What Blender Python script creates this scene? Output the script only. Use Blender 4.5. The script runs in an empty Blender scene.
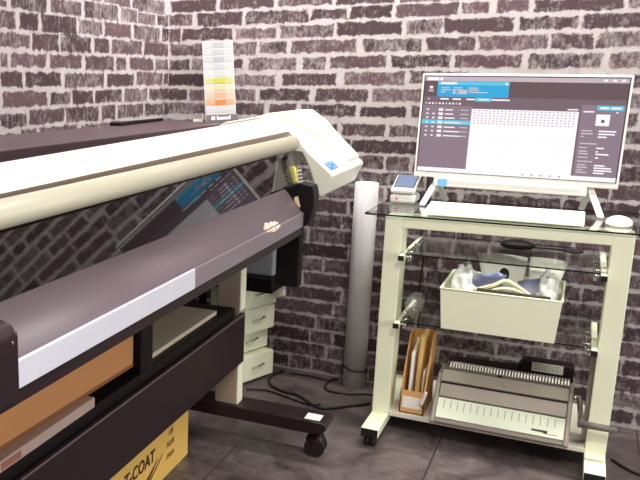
import bpy, bmesh, math, random
from mathutils import Vector, Matrix, noise

random.seed(7)
S = bpy.context.scene
COL = S.collection
R = math.radians


def lin(r, g, b):
    f = lambda v: ((v / 255.0) / 12.92) if v / 255.0 <= 0.04045 else (((v / 255.0) + 0.055) / 1.055) ** 2.4
    return (f(r), f(g), f(b), 1.0)


# ------------------------------------------------------------------ materials
MATS = {}


def mat(name, rgb, rough=0.5, metal=0.0, var=0.06, scale=14.0, bump=0.0, spec=0.5, ior=1.5, coat=0.0, emit=None):
    """Principled material with a little procedural colour and gloss variation."""
    if name in MATS:
        return MATS[name]
    m = bpy.data.materials.new(name)
    m.use_nodes = True
    nt = m.node_tree
    b = nt.nodes['Principled BSDF']
    c = lin(*rgb)
    tc = nt.nodes.new('ShaderNodeTexCoord')
    n = nt.nodes.new('ShaderNodeTexNoise')
    n.inputs['Scale'].default_value = scale
    n.inputs['Detail'].default_value = 5
    nt.links.new(tc.outputs['Object'], n.inputs['Vector'])
    mix = nt.nodes.new('ShaderNodeMix')
    mix.data_type = 'RGBA'
    mix.inputs['A'].default_value = tuple(x * (1 - var) for x in c[:3]) + (1,)
    mix.inputs['B'].default_value = tuple(min(1, x * (1 + var)) for x in c[:3]) + (1,)
    nt.links.new(n.outputs['Fac'], mix.inputs['Factor'])
    nt.links.new(mix.outputs['Result'], b.inputs['Base Color'])
    b.inputs['Roughness'].default_value = rough
    b.inputs['Metallic'].default_value = metal
    b.inputs['IOR'].default_value = ior
    b.inputs['Specular IOR Level'].default_value = spec
    b.inputs['Coat Weight'].default_value = coat
    if emit:
        b.inputs['Emission Color'].default_value = c
        b.inputs['Emission Strength'].default_value = emit
    if bump:
        bp = nt.nodes.new('ShaderNodeBump')
        bp.inputs['Strength'].default_value = bump
        bp.inputs['Distance'].default_value = 0.002
        nt.links.new(n.outputs['Fac'], bp.inputs['Height'])
        nt.links.new(bp.outputs['Normal'], b.inputs['Normal'])
    MATS[name] = m
    return m


def glow(name, rgb, strength=1.0):
    if name in MATS:
        return MATS[name]
    m = bpy.data.materials.new(name)
    m.use_nodes = True
    nt = m.node_tree
    b = nt.nodes['Principled BSDF']
    b.inputs['Base Color'].default_value = (0.01, 0.01, 0.01, 1)
    b.inputs['Roughness'].default_value = 0.35
    b.inputs['Emission Color'].default_value = lin(*rgb)
    b.inputs['Emission Strength'].default_value = strength
    MATS[name] = m
    return m


def glass(name, tint=(0.86, 0.93, 0.88), rough=0.0, ior=1.5, milky=0.0):
    """Thin sheet: clear body and mirror-like sheen by Fresnel."""
    if name in MATS:
        return MATS[name]
    m = bpy.data.materials.new(name)
    m.use_nodes = True
    nt = m.node_tree
    nt.nodes.remove(nt.nodes['Principled BSDF'])
    out = nt.nodes['Material Output']
    tr = nt.nodes.new('ShaderNodeBsdfTransparent')
    tr.inputs['Color'].default_value = (*tint, 1)
    gl = nt.nodes.new('ShaderNodeBsdfGlossy')
    gl.inputs['Roughness'].default_value = rough
    fr = nt.nodes.new('ShaderNodeFresnel')
    ge = nt.nodes.new('ShaderNodeNewGeometry')
    im = nt.nodes.new('ShaderNodeMix')
    im.inputs['A'].default_value = ior
    im.inputs['B'].default_value = 1.0 / ior
    nt.links.new(ge.outputs['Backfacing'], im.inputs['Factor'])
    nt.links.new(im.outputs['Result'], fr.inputs['IOR'])
    mx = nt.nodes.new('ShaderNodeMixShader')
    nt.links.new(fr.outputs[0], mx.inputs[0])
    body = tr
    if milky:
        df = nt.nodes.new('ShaderNodeBsdfDiffuse')
        df.inputs['Color'].default_value = (0.85, 0.86, 0.82, 1)
        m2 = nt.nodes.new('ShaderNodeMixShader')
        m2.inputs[0].default_value = milky
        nt.links.new(tr.outputs[0], m2.inputs[1])
        nt.links.new(df.outputs[0], m2.inputs[2])
        body = m2
    nt.links.new(body.outputs[0], mx.inputs[1])
    nt.links.new(gl.outputs[0], mx.inputs[2])
    nt.links.new(mx.outputs[0], out.inputs['Surface'])
    MATS[name] = m
    return m


WHITE = mat('white_plastic', (230, 230, 222), 0.38, var=0.02)
CREAM = mat('cream_painted_steel', (238, 242, 212), 0.4, var=0.02)
HOUSE = mat('white_housing_plastic', (218, 219, 204), 0.4, var=0.02)
COVERW = mat('white_cover_plastic', (216, 215, 208), 0.4, var=0.02)
ROLLW = mat('ivory_guard', (182, 178, 156), 0.42, var=0.03)
BEIGE = mat('recess_shade_beige', (176, 158, 142), 0.5, var=0.04)
BLACK = mat('black_painted_steel', (36, 23, 27), 0.42, var=0.08, spec=0.35)
DEEP = mat('matt_black_plastic', (18, 10, 12), 0.55, var=0.1, spec=0.25)
APRON = mat('charcoal_apron', (104, 91, 97), 0.48, var=0.04)
LIP = mat('brushed_aluminium', (222, 222, 234), 0.42, metal=0.3, var=0.03)
GREYLIP = mat('dull_grey_strip', (140, 128, 138), 0.36, metal=0.35, var=0.04)
WINDOW = mat('black_gloss_acrylic', (14, 9, 11), 0.03, var=0.02, ior=1.62)
COLUMN = mat('taupe_steel', (168, 152, 138), 0.42, metal=0.2, var=0.04)
RUBBER = mat('black_rubber', (20, 15, 16), 0.6, var=0.1)
CHROME = mat('chrome', (214, 214, 208), 0.16, metal=1.0, var=0.03)
STEEL = mat('grey_steel', (164, 156, 146), 0.4, metal=0.25, var=0.05)
GREYP = mat('warm_grey_plastic', (150, 140, 130), 0.45, var=0.04)
KRAFT = mat('kraft_cardboard', (222, 168, 104), 0.8, var=0.08, bump=0.15)
BROWNBOX = mat('brown_cardboard', (188, 134, 84), 0.8, var=0.07, bump=0.15)
YELLOWBOX = mat('yellow_cardboard', (226, 186, 96), 0.75, var=0.06, bump=0.1)
INK = mat('brown_ink', (70, 40, 24), 0.8, var=0.1)
FAINT = mat('faded_ink', (140, 104, 56), 0.8, var=0.1)
PAPER = mat('white_paper', (236, 234, 224), 0.7, var=0.03)
CREAMCARD = mat('cream_board', (204, 192, 166), 0.7, var=0.05)
GREYCARD = mat('grey_carton', (176, 156, 144), 0.75, var=0.1, scale=30)
MANILA = mat('manila_paper', (222, 182, 112), 0.75, var=0.06)
GLASSTOP = glass('clear_glass', (.95, .97, .95))
GLASSEDGE = mat('dark_glass_edge', (26, 34, 28), 0.15, var=0.05)
EDGELIGHT = mat('pale_glass_edge', (150, 156, 140), 0.15, var=0.05)
FILM = glass('clear_film', (0.92, 0.92, 0.9), rough=0.08, ior=1.4, milky=0.16)
BAGM = glass('milky_film', (0.92, 0.92, 0.9), rough=0.12, ior=1.4, milky=0.72)
TUBEM = mat('grey_cardboard_tube', (214, 212, 214), 0.5, var=0.03)
CABLEM = mat('black_cable', (26, 18, 20), 0.5, var=0.1)
YEL = mat('yellow_plastic', (232, 222, 40), 0.4, var=0.04)
BLUE = mat('blue_label', (62, 116, 200), 0.5, var=0.03)
BLUEFOIL = mat('blue_foil', (124, 132, 164), 0.25, metal=0.4, var=0.3, scale=60, bump=0.4)
DARKBLUE = mat('dark_blue_print', (44, 60, 104), 0.3, var=0.5, scale=90)
CREAMRIB = mat('cream_ribbon', (232, 230, 186), 0.5, var=0.04)
PLAIN = mat('plain_wall_paint', (128, 114, 112), 0.8, var=0.03)
CEIL = mat('ceiling_paint', (176, 168, 166), 0.85, var=0.02)
GREYBIN = mat('blue_grey_plastic', (142, 146, 152), 0.4, var=0.06)
DISPLAY = glow('grey_blue_display', (150, 170, 206), 0.85)
REDLED = mat('red_led', (200, 30, 30), 0.4, emit=0.5)
GREENLED = mat('green_led', (90, 220, 110), 0.4, emit=0.6)


# ------------------------------------------------------------------ mesh builder
class MB:
    def __init__(self):
        self.bm = bmesh.new()
        self.mi = 0

    def faces_from(self, verts, faces, mi=None):
        vs = [self.bm.verts.new(v) for v in verts]
        out = []
        for f in faces:
            try:
                fc = self.bm.faces.new([vs[i] for i in f])
                fc.material_index = self.mi if mi is None else mi
                out.append(fc)
            except ValueError:
                pass
        return vs, out

    def box(self, x0, x1, y0, y1, z0, z1, bevel=0.0, seg=2, mi=None):
        v = [(x0, y0, z0), (x1, y0, z0), (x1, y1, z0), (x0, y1, z0), (x0, y0, z1), (x1, y0, z1), (x1, y1, z1), (x0, y1, z1)]
        f = [(3, 2, 1, 0), (4, 5, 6, 7), (0, 1, 5, 4), (1, 2, 6, 5), (2, 3, 7, 6), (3, 0, 4, 7)]
        vs, fs = self.faces_from(v, f, mi)
        if bevel:
            es = list({e for fc in fs for e in fc.edges})
            r = bmesh.ops.bevel(self.bm, geom=es, offset=bevel, segments=seg, affect='EDGES', profile=0.5)
            for fc in r['faces']:
                fc.material_index = self.mi if mi is None else mi
        return self

    def prism(self, prof, a, b, axis='y', bevel=0.0, mi=None, prof_b=None):
        """prof: outline in the two other axes; swept from a to b along axis (prof_b: outline at b)."""
        def P(u, v, t):
            return {'x': (t, u, v), 'y': (u, t, v), 'z': (u, v, t)}[axis]
        n = len(prof)
        pb = prof_b or prof
        v = [P(u, w, a) for u, w in prof] + [P(u, w, b) for u, w in pb]
        f = [tuple(range(n))[::-1], tuple(range(n, 2 * n))] + [(i, (i + 1) % n, n + (i + 1) % n, n + i) for i in range(n)]
        vs, fs = self.faces_from(v, f, mi)
        bmesh.ops.recalc_face_normals(self.bm, faces=fs)
        if bevel:
            es = list({e for fc in fs for e in fc.edges})
            r = bmesh.ops.bevel(self.bm, geom=es, offset=bevel, segments=2, affect='EDGES', profile=0.5)
            for fc in r['faces']:
                fc.material_index = self.mi if mi is None else mi
        return self

    def cyl(self, p0, p1, r0, r1=None, n=24, cap=True, mi=None):
        p0, p1 = Vector(p0), Vector(p1)
        r1 = r0 if r1 is None else r1
        d = (p1 - p0).normalized()
        a = d.orthogonal().normalized()
        b = d.cross(a)
        v = []
        for p, r in ((p0, r0), (p1, r1)):
            for i in range(n):
                t = 2 * math.pi * i / n
                v.append(p + (a * math.cos(t) + b * math.sin(t)) * r)
        f = [(i, (i + 1) % n, n + (i + 1) % n, n + i) for i in range(n)]
        if cap:
            f += [tuple(range(n))[::-1], tuple(range(n, 2 * n))]
        vs, fs = self.faces_from(v, f, mi)
        for fc in fs[:n]:
            fc.smooth = True
        return self

    def tube(self, pts, r, n=10, mi=None, sub=6):
        P = [Vector(p) for p in pts]
        if sub and len(P) > 2:
            Q = []
            for i in range(len(P) - 1):
                a, b, c, d = P[max(i - 1, 0)], P[i], P[i + 1], P[min(i + 2, len(P) - 1)]
                for k in range(sub):
                    t = k / sub
                    Q.append(0.5 * ((2 * b) + (c - a) * t + (2 * a - 5 * b + 4 * c - d) * t * t + (3 * b - a - 3 * c + d) * t ** 3))
            Q.append(P[-1])
            P = Q
        rings = []
        up = Vector((0.13, 0.2, 0.97))
        v = []
        for i, p in enumerate(P):
            d = (P[min(i + 1, len(P) - 1)] - P[max(i - 1, 0)]).normalized()
            a = d.cross(up)
            if a.length < 1e-3:
                a = d.orthogonal()
            a.normalize()
            b = d.cross(a)
            for k in range(n):
                t = 2 * math.pi * k / n
                v.append(p + (a * math.cos(t) + b * math.sin(t)) * r)
        f = []
        for i in range(len(P) - 1):
            for k in range(n):
                f.append((i * n + k, i * n + (k + 1) % n, (i + 1) * n + (k + 1) % n, (i + 1) * n + k))
        f += [tuple(range(n))[::-1], tuple(range(len(v) - n, len(v)))]
        vs, fs = self.faces_from(v, f, mi)
        for fc in fs:
            fc.smooth = True
        return self

    def ball(self, c, rx, ry, rz, nu=24, nv=14, mi=None, warp=0.0, freq=8.0, flat=None, seed=0.0):
        v, f = [], []
        c = Vector(c)
        for j in range(nv + 1):
            ph = math.pi * j / nv
            for i in range(nu):
                t = 2 * math.pi * i / nu
                p = Vector((math.sin(ph) * math.cos(t), math.sin(ph) * math.sin(t), math.cos(ph)))
                k = 1 + warp * (noise.noise(p * freq * 0.3 + Vector((seed, seed, seed))) + 0.5 * noise.noise(p * freq * 0.8 + Vector((seed, 3, seed))))
                q = Vector((p.x * rx, p.y * ry, p.z * rz)) * k + c
                if flat is not None:
                    q.z = max(q.z, flat)
                v.append(q)
        for j in range(nv):
            for i in range(nu):
                f.append((j * nu + i, (j + 1) * nu + i, (j + 1) * nu + (i + 1) % nu, j * nu + (i + 1) % nu))
        vs, fs = self.faces_from(v, f, mi)
        for fc in fs:
            fc.smooth = True
        bmesh.ops.remove_doubles(self.bm, verts=vs, dist=1e-5)
        return self

    def sheet(self, a, b, c, d, nu=10, nv=10, bow=0.0, thick=0.0006, rough=0.0, seed=0.0, mi=None):
        """Quad a-b-c-d as a gently bowed or crumpled sheet with real thickness."""
        a, b, c, d = map(Vector, (a, b, c, d))
        nrm = (b - a).cross(d - a).normalized()
        v = []
        for s in (0, 1):
            for j in range(nv + 1):
                for i in range(nu + 1):
                    u, w = i / nu, j / nv
                    p = a.lerp(b, u).lerp(d.lerp(c, u), w)
                    h = bow * (4 * u * (1 - u)) + rough * (noise.noise(p * 22 + Vector((seed, 0, 0))) + 0.5 * noise.noise(p * 60 + Vector((0, seed, 0))))
                    v.append(p + nrm * (h + s * thick))
        f = []
        N = (nu + 1) * (nv + 1)
        for s in (0, 1):
            for j in range(nv):
                for i in range(nu):
                    q = (s * N + j * (nu + 1) + i, s * N + j * (nu + 1) + i + 1, s * N + (j + 1) * (nu + 1) + i + 1, s * N + (j + 1) * (nu + 1) + i)
                    f.append(q if s else q[::-1])
        rim = [i for i in range(nu + 1)] + [j * (nu + 1) + nu for j in range(1, nv + 1)] + [nv * (nu + 1) + i for i in range(nu - 1, -1, -1)] + [j * (nu + 1) for j in range(nv - 1, 0, -1)]
        for k in range(len(rim)):
            p, q = rim[k], rim[(k + 1) % len(rim)]
            f.append((p, q, N + q, N + p))
        vs, fs = self.faces_from(v, f, mi)
        for fc in fs:
            fc.smooth = rough > 0 or bow != 0
        return self

    def lathe(self, prof, c=(0, 0, 0), n=32, mi=None):
        v, f = [], []
        for r, z in prof:
            for i in range(n):
                t = 2 * math.pi * i / n
                v.append((c[0] + r * math.cos(t), c[1] + r * math.sin(t), c[2] + z))
        m = len(prof)
        for j in range(m - 1):
            for i in range(n):
                f.append((j * n + i, j * n + (i + 1) % n, (j + 1) * n + (i + 1) % n, (j + 1) * n + i))
        f.append(tuple(range(n))[::-1])
        f.append(tuple(range((m - 1) * n, m * n)))
        vs, fs = self.faces_from(v, f, mi)
        for fc in fs[:-2]:
            fc.smooth = True
        return self

    def rot(self, angle, axis, pivot):
        bmesh.ops.rotate(self.bm, verts=self.bm.verts, cent=Vector(pivot), matrix=Matrix.Rotation(angle, 3, axis))
        return self

    def build(self, name, mats, parent=None, org=(0, 0, 0), label=None):
        """org: where the object's origin sits, in the frame the mesh was drawn in."""
        if not isinstance(mats, (list, tuple)):
            mats = [mats]
        o = Vector(org)
        for v in self.bm.verts:
            v.co -= o
        me = bpy.data.meshes.new(name)
        self.bm.to_mesh(me)
        self.bm.free()
        for m in mats:
            me.materials.append(m)
        ob = bpy.data.objects.new(name, me)
        COL.objects.link(ob)
        if parent is not None:
            ob.parent = parent
        else:
            ob.location = o
        if label:
            ob['label'] = label
        return ob


class Thing:
    """An Empty at a thing's base that parents its parts; parts are drawn in the frame of `frame` and moved to the base."""
    def __init__(self, name, label, cat, loc, rotz=0.0, group=None):
        e = bpy.data.objects.new(name, None)
        COL.objects.link(e)
        e.empty_display_size = 0.1
        e.location = loc
        e.rotation_euler = (0, 0, rotz)
        e['label'] = label
        e['category'] = cat
        if group:
            e['group'] = group
        self.e = e
        self.org = Vector(loc)

    def part(self, name, mb, mats, label=None):
        for v in mb.bm.verts:
            v.co -= self.org
        return mb.build(name, mats, self.e, label=label)

    def sub(self, name, mb, mats, parent, label=None):
        for v in mb.bm.verts:
            v.co -= self.org
        return mb.build(name, mats, parent, label=label)


def single(name, mb, mats, label, cat, org=(0, 0, 0), group=None):
    o = mb.build(name, mats, None, org)
    o['label'] = label
    o['category'] = cat
    if group:
        o['group'] = group
    return o


def struct(name, mb, mats):
    o = mb.build(name, mats)
    o['kind'] = 'structure'
    return o


def text_mesh(body, size, shear=0.0, extrude=0.0003, align='LEFT', bold=0.0):
    cu = bpy.data.curves.new('lettering', 'FONT')
    cu.body = body
    cu.size = size
    cu.shear = shear
    cu.extrude = extrude
    cu.align_x = align
    cu.resolution_u = 3
    cu.offset = size * bold
    ob = bpy.data.objects.new('lettering', cu)
    COL.objects.link(ob)
    dg = bpy.context.evaluated_depsgraph_get()
    dg.update()
    me = bpy.data.meshes.new_from_object(ob.evaluated_get(dg))
    bm = bmesh.new()
    bm.from_mesh(me)
    bpy.data.objects.remove(ob)
    bpy.data.curves.remove(cu)
    bpy.data.meshes.remove(me)
    return bm


# ------------------------------------------------------------------ brick wallpaper
BACK = [[-1.46, -1.271, 1.368, 1.412], [-1.256, -1.045, 1.373, 1.412], [-1.026, -0.829, 1.376, 1.406], [-1.508, -1.374, 1.318, 1.36], [-1.349, -1.166, 1.314, 1.362], [-1.149, -0.914, 1.317, 1.361], [-0.903, -0.774, 1.324, 1.359], [-0.765, -0.625, 1.323, 1.364], [-0.61, -0.411, 1.32, 1.362], [-0.398, -0.318, 1.324, 1.36], [-0.293, -0.202, 1.326, 1.363], [-0.185, 0.059, 1.323, 1.358], [0.069, 0.21, 1.324, 1.356], [-1.499, -1.423, 1.258, 1.309], [-1.408, -1.202, 1.263, 1.306], [-1.189, -1.03, 1.263, 1.3], [-1.016, -0.821, 1.263, 1.305], [-0.806, -0.588, 1.266, 1.31], [-0.568, -0.459, 1.265, 1.312], [-0.448, -0.24, 1.266, 1.311], [-0.222, -0.06, 1.269, 1.307], [-0.048, 0.123, 1.268, 1.31], [-1.507, -1.474, 1.207, 1.25], [-1.46, -1.225, 1.205, 1.249], [-1.215, -1.105, 1.203, 1.249], [-1.093, -0.987, 1.208, 1.25], [-0.971, -0.736, 1.208, 1.253], [-0.713, -0.516, 1.208, 1.25], [-0.502, -0.35, 1.208, 1.251], [-0.339, -0.138, 1.208, 1.254], [-0.128, -0.014, 1.209, 1.256], [-0.001, 0.155, 1.212, 1.258], [-1.506, -1.47, 1.151, 1.192], [-1.465, -1.381, 1.151, 1.191], [-1.367, -1.309, 1.151, 1.193], [-1.296, -1.158, 1.153, 1.187], [-1.133, -0.954, 1.149, 1.191], [-0.926, -0.844, 1.15, 1.192], [-0.826, -0.63, 1.153, 1.195], [-0.613, -0.422, 1.155, 1.194], [-0.408, -0.207, 1.153, 1.193], [-0.185, 0.019, 1.15, 1.194], [0.038, 0.162, 1.147, 1.196], [-1.489, -1.289, 1.089, 1.136], [-1.268, -1.028, 1.09, 1.131], [-0.999, -0.8, 1.093, 1.135], [-0.773, -0.563, 1.096, 1.14], [-0.547, -0.363, 1.101, 1.142], [-1.505, -1.391, 1.035, 1.079], [-1.375, -1.288, 1.033, 1.076], [-1.272, -1.104, 1.036, 1.08], [-1.086, -0.896, 1.038, 1.079], [-0.87, -0.686, 1.038, 1.082], [-0.669, -0.469, 1.039, 1.083], [-1.504, -1.491, 0.98, 1.019], [-1.482, -1.297, 0.982, 1.024], [-1.281, -1.067, 0.983, 1.027], [-1.046, -0.942, 0.99, 1.026], [-0.923, -0.724, 0.984, 1.026], [-0.709, -0.551, 0.984, 1.021], [-0.534, -0.338, 0.987, 1.026]]
LEFT = [[-1.08, -1.051, 1.316, 1.333], [-1.031, -0.85, 1.313, 1.355], [-0.828, -0.649, 1.315, 1.359], [-0.632, -0.408, 1.314, 1.365], [-0.388, -0.269, 1.316, 1.36], [-0.263, -0.123, 1.314, 1.36], [-0.104, -0.007, 1.316, 1.361], [-0.614, -0.524, 1.368, 1.399], [-0.505, -0.321, 1.364, 1.403], [-0.302, -0.045, 1.358, 1.408], [-1.082, -1.012, 1.258, 1.306], [-0.992, -0.897, 1.257, 1.307], [-0.879, -0.684, 1.257, 1.309], [-0.667, -0.515, 1.261, 1.304], [-0.502, -0.316, 1.259, 1.306], [-0.294, -0.086, 1.259, 1.308], [-0.062, -0.005, 1.257, 1.307], [-1.085, -0.939, 1.206, 1.246], [-0.928, -0.787, 1.201, 1.249], [-0.773, -0.593, 1.2, 1.25], [-0.571, -0.471, 1.204, 1.248], [-0.454, -0.233, 1.203, 1.25], [-0.21, -0.008, 1.204, 1.252], [-1.088, -1.052, 1.148, 1.187], [-1.037, -0.856, 1.151, 1.19], [-0.837, -0.652, 1.15, 1.191], [-0.629, -0.438, 1.145, 1.192], [-0.422, -0.353, 1.147, 1.192], [-0.326, -0.136, 1.15, 1.194], [-0.117, -0.007, 1.15, 1.192], [-1.09, -0.982, 1.093, 1.137], [-0.968, -0.776, 1.094, 1.136], [-0.755, -0.511, 1.088, 1.134], [-0.487, -0.293, 1.091, 1.134], [-0.271, -0.057, 1.093, 1.14], [-0.045, 0.0, 1.096, 1.137], [-1.084, -0.856, 1.035, 1.08], [-0.836, -0.719, 1.037, 1.075], [-0.711, -0.582, 1.035, 1.079], [-0.567, -0.382, 1.036, 1.079], [-0.361, -0.185, 1.034, 1.082], [-0.164, 0.002, 1.037, 1.08], [-1.096, -0.966, 0.978, 1.018], [-0.951, -0.762, 0.98, 1.025], [-0.749, -0.546, 0.978, 1.026], [-0.523, -0.429, 0.977, 1.026], [-0.412, -0.218, 0.978, 1.025], [-0.202, -0.047, 0.979, 1.022], [-0.034, 0.004, 0.98, 1.024], [-0.996, -0.919, 0.926, 0.968], [-0.901, -0.682, 0.928, 0.97], [-0.661, -0.479, 0.927, 0.967], [-0.463, -0.367, 0.93, 0.97]]


def brick_material():
    m = bpy.data.materials.new('whitewashed_brick_wallpaper')
    m.use_nodes = True
    nt = m.node_tree
    N, L = nt.nodes, nt.links
    b = N['Principled BSDF']
    b.inputs['Roughness'].default_value = 0.72
    b.inputs['Specular IOR Level'].default_value = 0.25

    def math_(op, a, c=None, clamp=False):
        n = N.new('ShaderNodeMath')
        n.operation = op
        n.use_clamp = clamp
        for i, s in enumerate((a, c)):
            if s is None:
                continue
            if isinstance(s, (int, float)):
                n.inputs[i].default_value = s
            else:
                L.new(s, n.inputs[i])
        return n.outputs[0]

    def attr(name):
        n = N.new('ShaderNodeAttribute')
        n.attribute_name = name
        return n
    loc, half, rnd = attr('brick_pos'), attr('brick_half'), attr('brick_rand')
    sp = N.new('ShaderNodeSeparateXYZ'); L.new(loc.outputs['Vector'], sp.inputs[0])
    sh = N.new('ShaderNodeSeparateXYZ'); L.new(half.outputs['Vector'], sh.inputs[0])
    sr = N.new('ShaderNodeSeparateXYZ'); L.new(rnd.outputs['Vector'], sr.inputs[0])
    tc = N.new('ShaderNodeTexCoord')

    def nz(scale, detail=4, rough=0.6, stretch=None):
        n = N.new('ShaderNodeTexNoise')
        n.inputs['Scale'].default_value = scale
        n.inputs['Detail'].default_value = detail
        n.inputs['Roughness'].default_value = rough
        if stretch:
            mp = N.new('ShaderNodeMapping')
            mp.inputs['Scale'].default_value = stretch
            L.new(tc.outputs['Object'], mp.inputs[0])
            L.new(mp.outputs[0], n.inputs['Vector'])
        else:
            L.new(tc.outputs['Object'], n.inputs['Vector'])
        return n.outputs['Fac']
    dx = math_('SUBTRACT', sh.outputs[0], math_('ABSOLUTE', sp.outputs[0]))
    dz = math_('SUBTRACT', sh.outputs[1], math_('ABSOLUTE', sp.outputs[1]))
    d = math_('MINIMUM', dx, dz)
    edge = math_('ADD', math_('ADD', d, math_('MULTIPLY', math_('SUBTRACT', nz(30, 4, 0.62), 0.5), 0.034)), math_('MULTIPLY', math_('SUBTRACT', nz(150, 4), 0.5), 0.011))
    mr = N.new('ShaderNodeMapRange')
    mr.interpolation_type = 'SMOOTHSTEP'
    mr.inputs['From Min'].default_value = -0.0035
    mr.inputs['From Max'].default_value = 0.0035
    L.new(edge, mr.inputs['Value'])
    # whitewash worn into the face, more on some bricks than on others
    streak = nz(1.0, 5, 0.7, (90, 90, 40))
    blot = nz(20, 6, 0.72)
    w = math_('ADD', math_('MULTIPLY', streak, 0.55), math_('MULTIPLY', blot, 0.55))
    thr = math_('ADD', 0.585, math_('MULTIPLY', sr.outputs[0], -0.10))
    wash = math_('MULTIPLY', math_('SUBTRACT', w, thr), 5.0, True)
    wash = math_('MULTIPLY', wash, 0.7)
    mask = math_('MULTIPLY', mr.outputs['Result'], math_('SUBTRACT', 1.0, wash))
    # mortar and brick colours
    mo = N.new('ShaderNodeMix'); mo.data_type = 'RGBA'
    mo.inputs['A'].default_value = lin(*MORTAR_A)
    mo.inputs['B'].default_value = lin(*MORTAR_B)
    L.new(nz(24, 5, 0.7), mo.inputs['Factor'])
    br = N.new('ShaderNodeMix'); br.data_type = 'RGBA'
    br.inputs['A'].default_value = lin(*BRICK_A)
    br.inputs['B'].default_value = lin(*BRICK_B)
    bf = math_('ADD', math_('MULTIPLY', sr.outputs[1], 0.55), math_('MULTIPLY', math_('SUBTRACT', nz(120, 5, 0.75), 0.28), 0.9), True)
    L.new(bf, br.inputs['Factor'])
    fin = N.new('ShaderNodeMix'); fin.data_type = 'RGBA'
    L.new(mask, fin.inputs['Factor'])
    L.new(mo.outputs['Result'], fin.inputs['A'])
    L.new(br.outputs['Result'], fin.inputs['B'])
    L.new(fin.outputs['Result'], b.inputs['Base Color'])
    return m


MORTAR_A, MORTAR_B = (142, 134, 134), (194, 188, 187)
BRICK_A, BRICK_B = (38, 25, 28), (98, 78, 83)
BRICKM = brick_material()


def fill_rows(bricks, lo, hi, ztop, step=0.0565):
    """Complete every course between lo and hi and from floor to ztop."""
    rows = {}
    for b in bricks:
        k = round((1.390 - (b[2] + b[3]) / 2) / step)
        rows.setdefault(k, []).append(b)
    out = []
    rng = random.Random(3)
    for k in range(-int((ztop - 1.39) / step) - 1, 25):
        zc = 1.390 - k * step
        row = sorted(rows.get(k, []))
        out += row
        def run(a, b):
            x = a
            while x < b - 0.03:
                w = rng.choice((0.08, 0.11, 0.15, 0.19, 0.2, 0.21, 0.23))
                e = min(x + w, b)
                if b - e < 0.05:
                    e = b
                h = (0.0205 if zc > .9 else 0.0232) + rng.uniform(-0.0015, 0.0015)
                out.append([x, e, max(zc - h, 0.004), zc + h])
                x = e + (0.014 if zc > .9 else 0.009) + rng.uniform(-0.003, 0.004)
        if not row:
            run(lo - rng.uniform(0, 0.1), hi)
        else:
            if row[0][0] - lo > 0.06:
                run(lo, row[0][0] - 0.014)
            run(row[-1][1] + 0.015, hi)
    return [b for b in out if b[3] > 0.012 and b[2] < ztop and b[1] - b[0] > 0.012]


def brick_wall(name, P, lo, hi, bricks, ztop):
    """P(u, z, lift) -> point; a mortar sheet with the printed bricks laid on it, all one mesh."""
    bm = bmesh.new()
    lp = bm.loops.layers.float_vector.new('brick_pos')
    lh = bm.loops.layers.float_vector.new('brick_half')
    lr = bm.loops.layers.float_vector.new('brick_rand')
    rng = random.Random(11)

    def quad(u0, u1, z0, z1, lift, hx, hz, r):
        uc, zc = (u0 + u1) / 2, (z0 + z1) / 2
        pts = [(u0, z0), (u1, z0), (u1, z1), (u0, z1)]
        f = bm.faces.new([bm.verts.new(P(u, z, lift)) for u, z in pts])
        for l, (u, z) in zip(f.loops, pts):
            l[lp] = (u - uc, z - zc, 0)
            l[lh] = (hx, hz, 0)
            l[lr] = r
        return f
    quad(lo, hi, 0, ztop, 0.0, -1, -1, (0, 0, 0))
    m = 0.005
    for i, (u0, u1, z0, z1) in enumerate(bricks):
        a, b = max(u0 - m, lo), min(u1 + m, hi)
        if b - a < 0.01:
            continue
        quad(a, b, max(z0 - m, 0.001), min(z1 + m, ztop), 0.00012 + 0.00004 * (i % 7), (u1 - u0) / 2, (z1 - z0) / 2, (rng.random(), rng.random(), rng.random()))
    me = bpy.data.meshes.new(name)
    bm.to_mesh(me)
    bm.free()
    me.materials.append(BRICKM)
    o = bpy.data.objects.new(name, me)
    COL.objects.link(o)
    o['kind'] = 'structure'
    return o


WL, WR, WF, ZT = -1.467, 2.6, -4.8, 2.5
brick_wall('wall_back', lambda u, z, l: (u, -l, z), WL, WR, fill_rows(BACK, WL, WR, ZT), ZT)
brick_wall('wall_left', lambda u, z, l: (WL + l, u, z), WF, 0.0, fill_rows(LEFT, WF, 0.0, ZT), ZT)
WY0, WY1, WZ0, WZ1 = -3.3, -1.3, .45, 2.1     # unseen window added in the right wall to light the printer front
_m = MB()
for q in ([WF, WY0, 0, ZT], [WY1, 0, 0, ZT], [WY0, WY1, 0, WZ0], [WY0, WY1, WZ1, ZT]):
    _m.box(WR, WR + .12, *q)
struct('wall_right', _m, PLAIN)
_m = MB()
_m.box(WR + .03, WR + .08, WY0, WY1, WZ0, WZ0 + .05); _m.box(WR + .03, WR + .08, WY0, WY1, WZ1 - .05, WZ1)
for y in (WY0, (WY0 + WY1) / 2 - .025, WY1 - .05):
    _m.box(WR + .03, WR + .08, y, y + .05, WZ0 + .05, WZ1 - .05)
_w = struct('added_window_1', _m, WHITE)
_m = MB(); _m.faces_from([(WR + .055, WY0 + .05, WZ0 + .05), (WR + .055, WY1 - .05, WZ0 + .05), (WR + .055, WY1 - .05, WZ1 - .05), (WR + .055, WY0 + .05, WZ1 - .05)], [(0, 1, 2, 3)])
_m.build('pane', glass('added_window_glass', (.97, .98, .97)), _w)
_m = MB(); _m.faces_from([(WL, WF, 0), (WR, WF, 0), (WR, WF, ZT), (WL, WF, ZT)], [(0, 1, 2, 3)]); struct('wall_front', _m, PLAIN)
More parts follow.
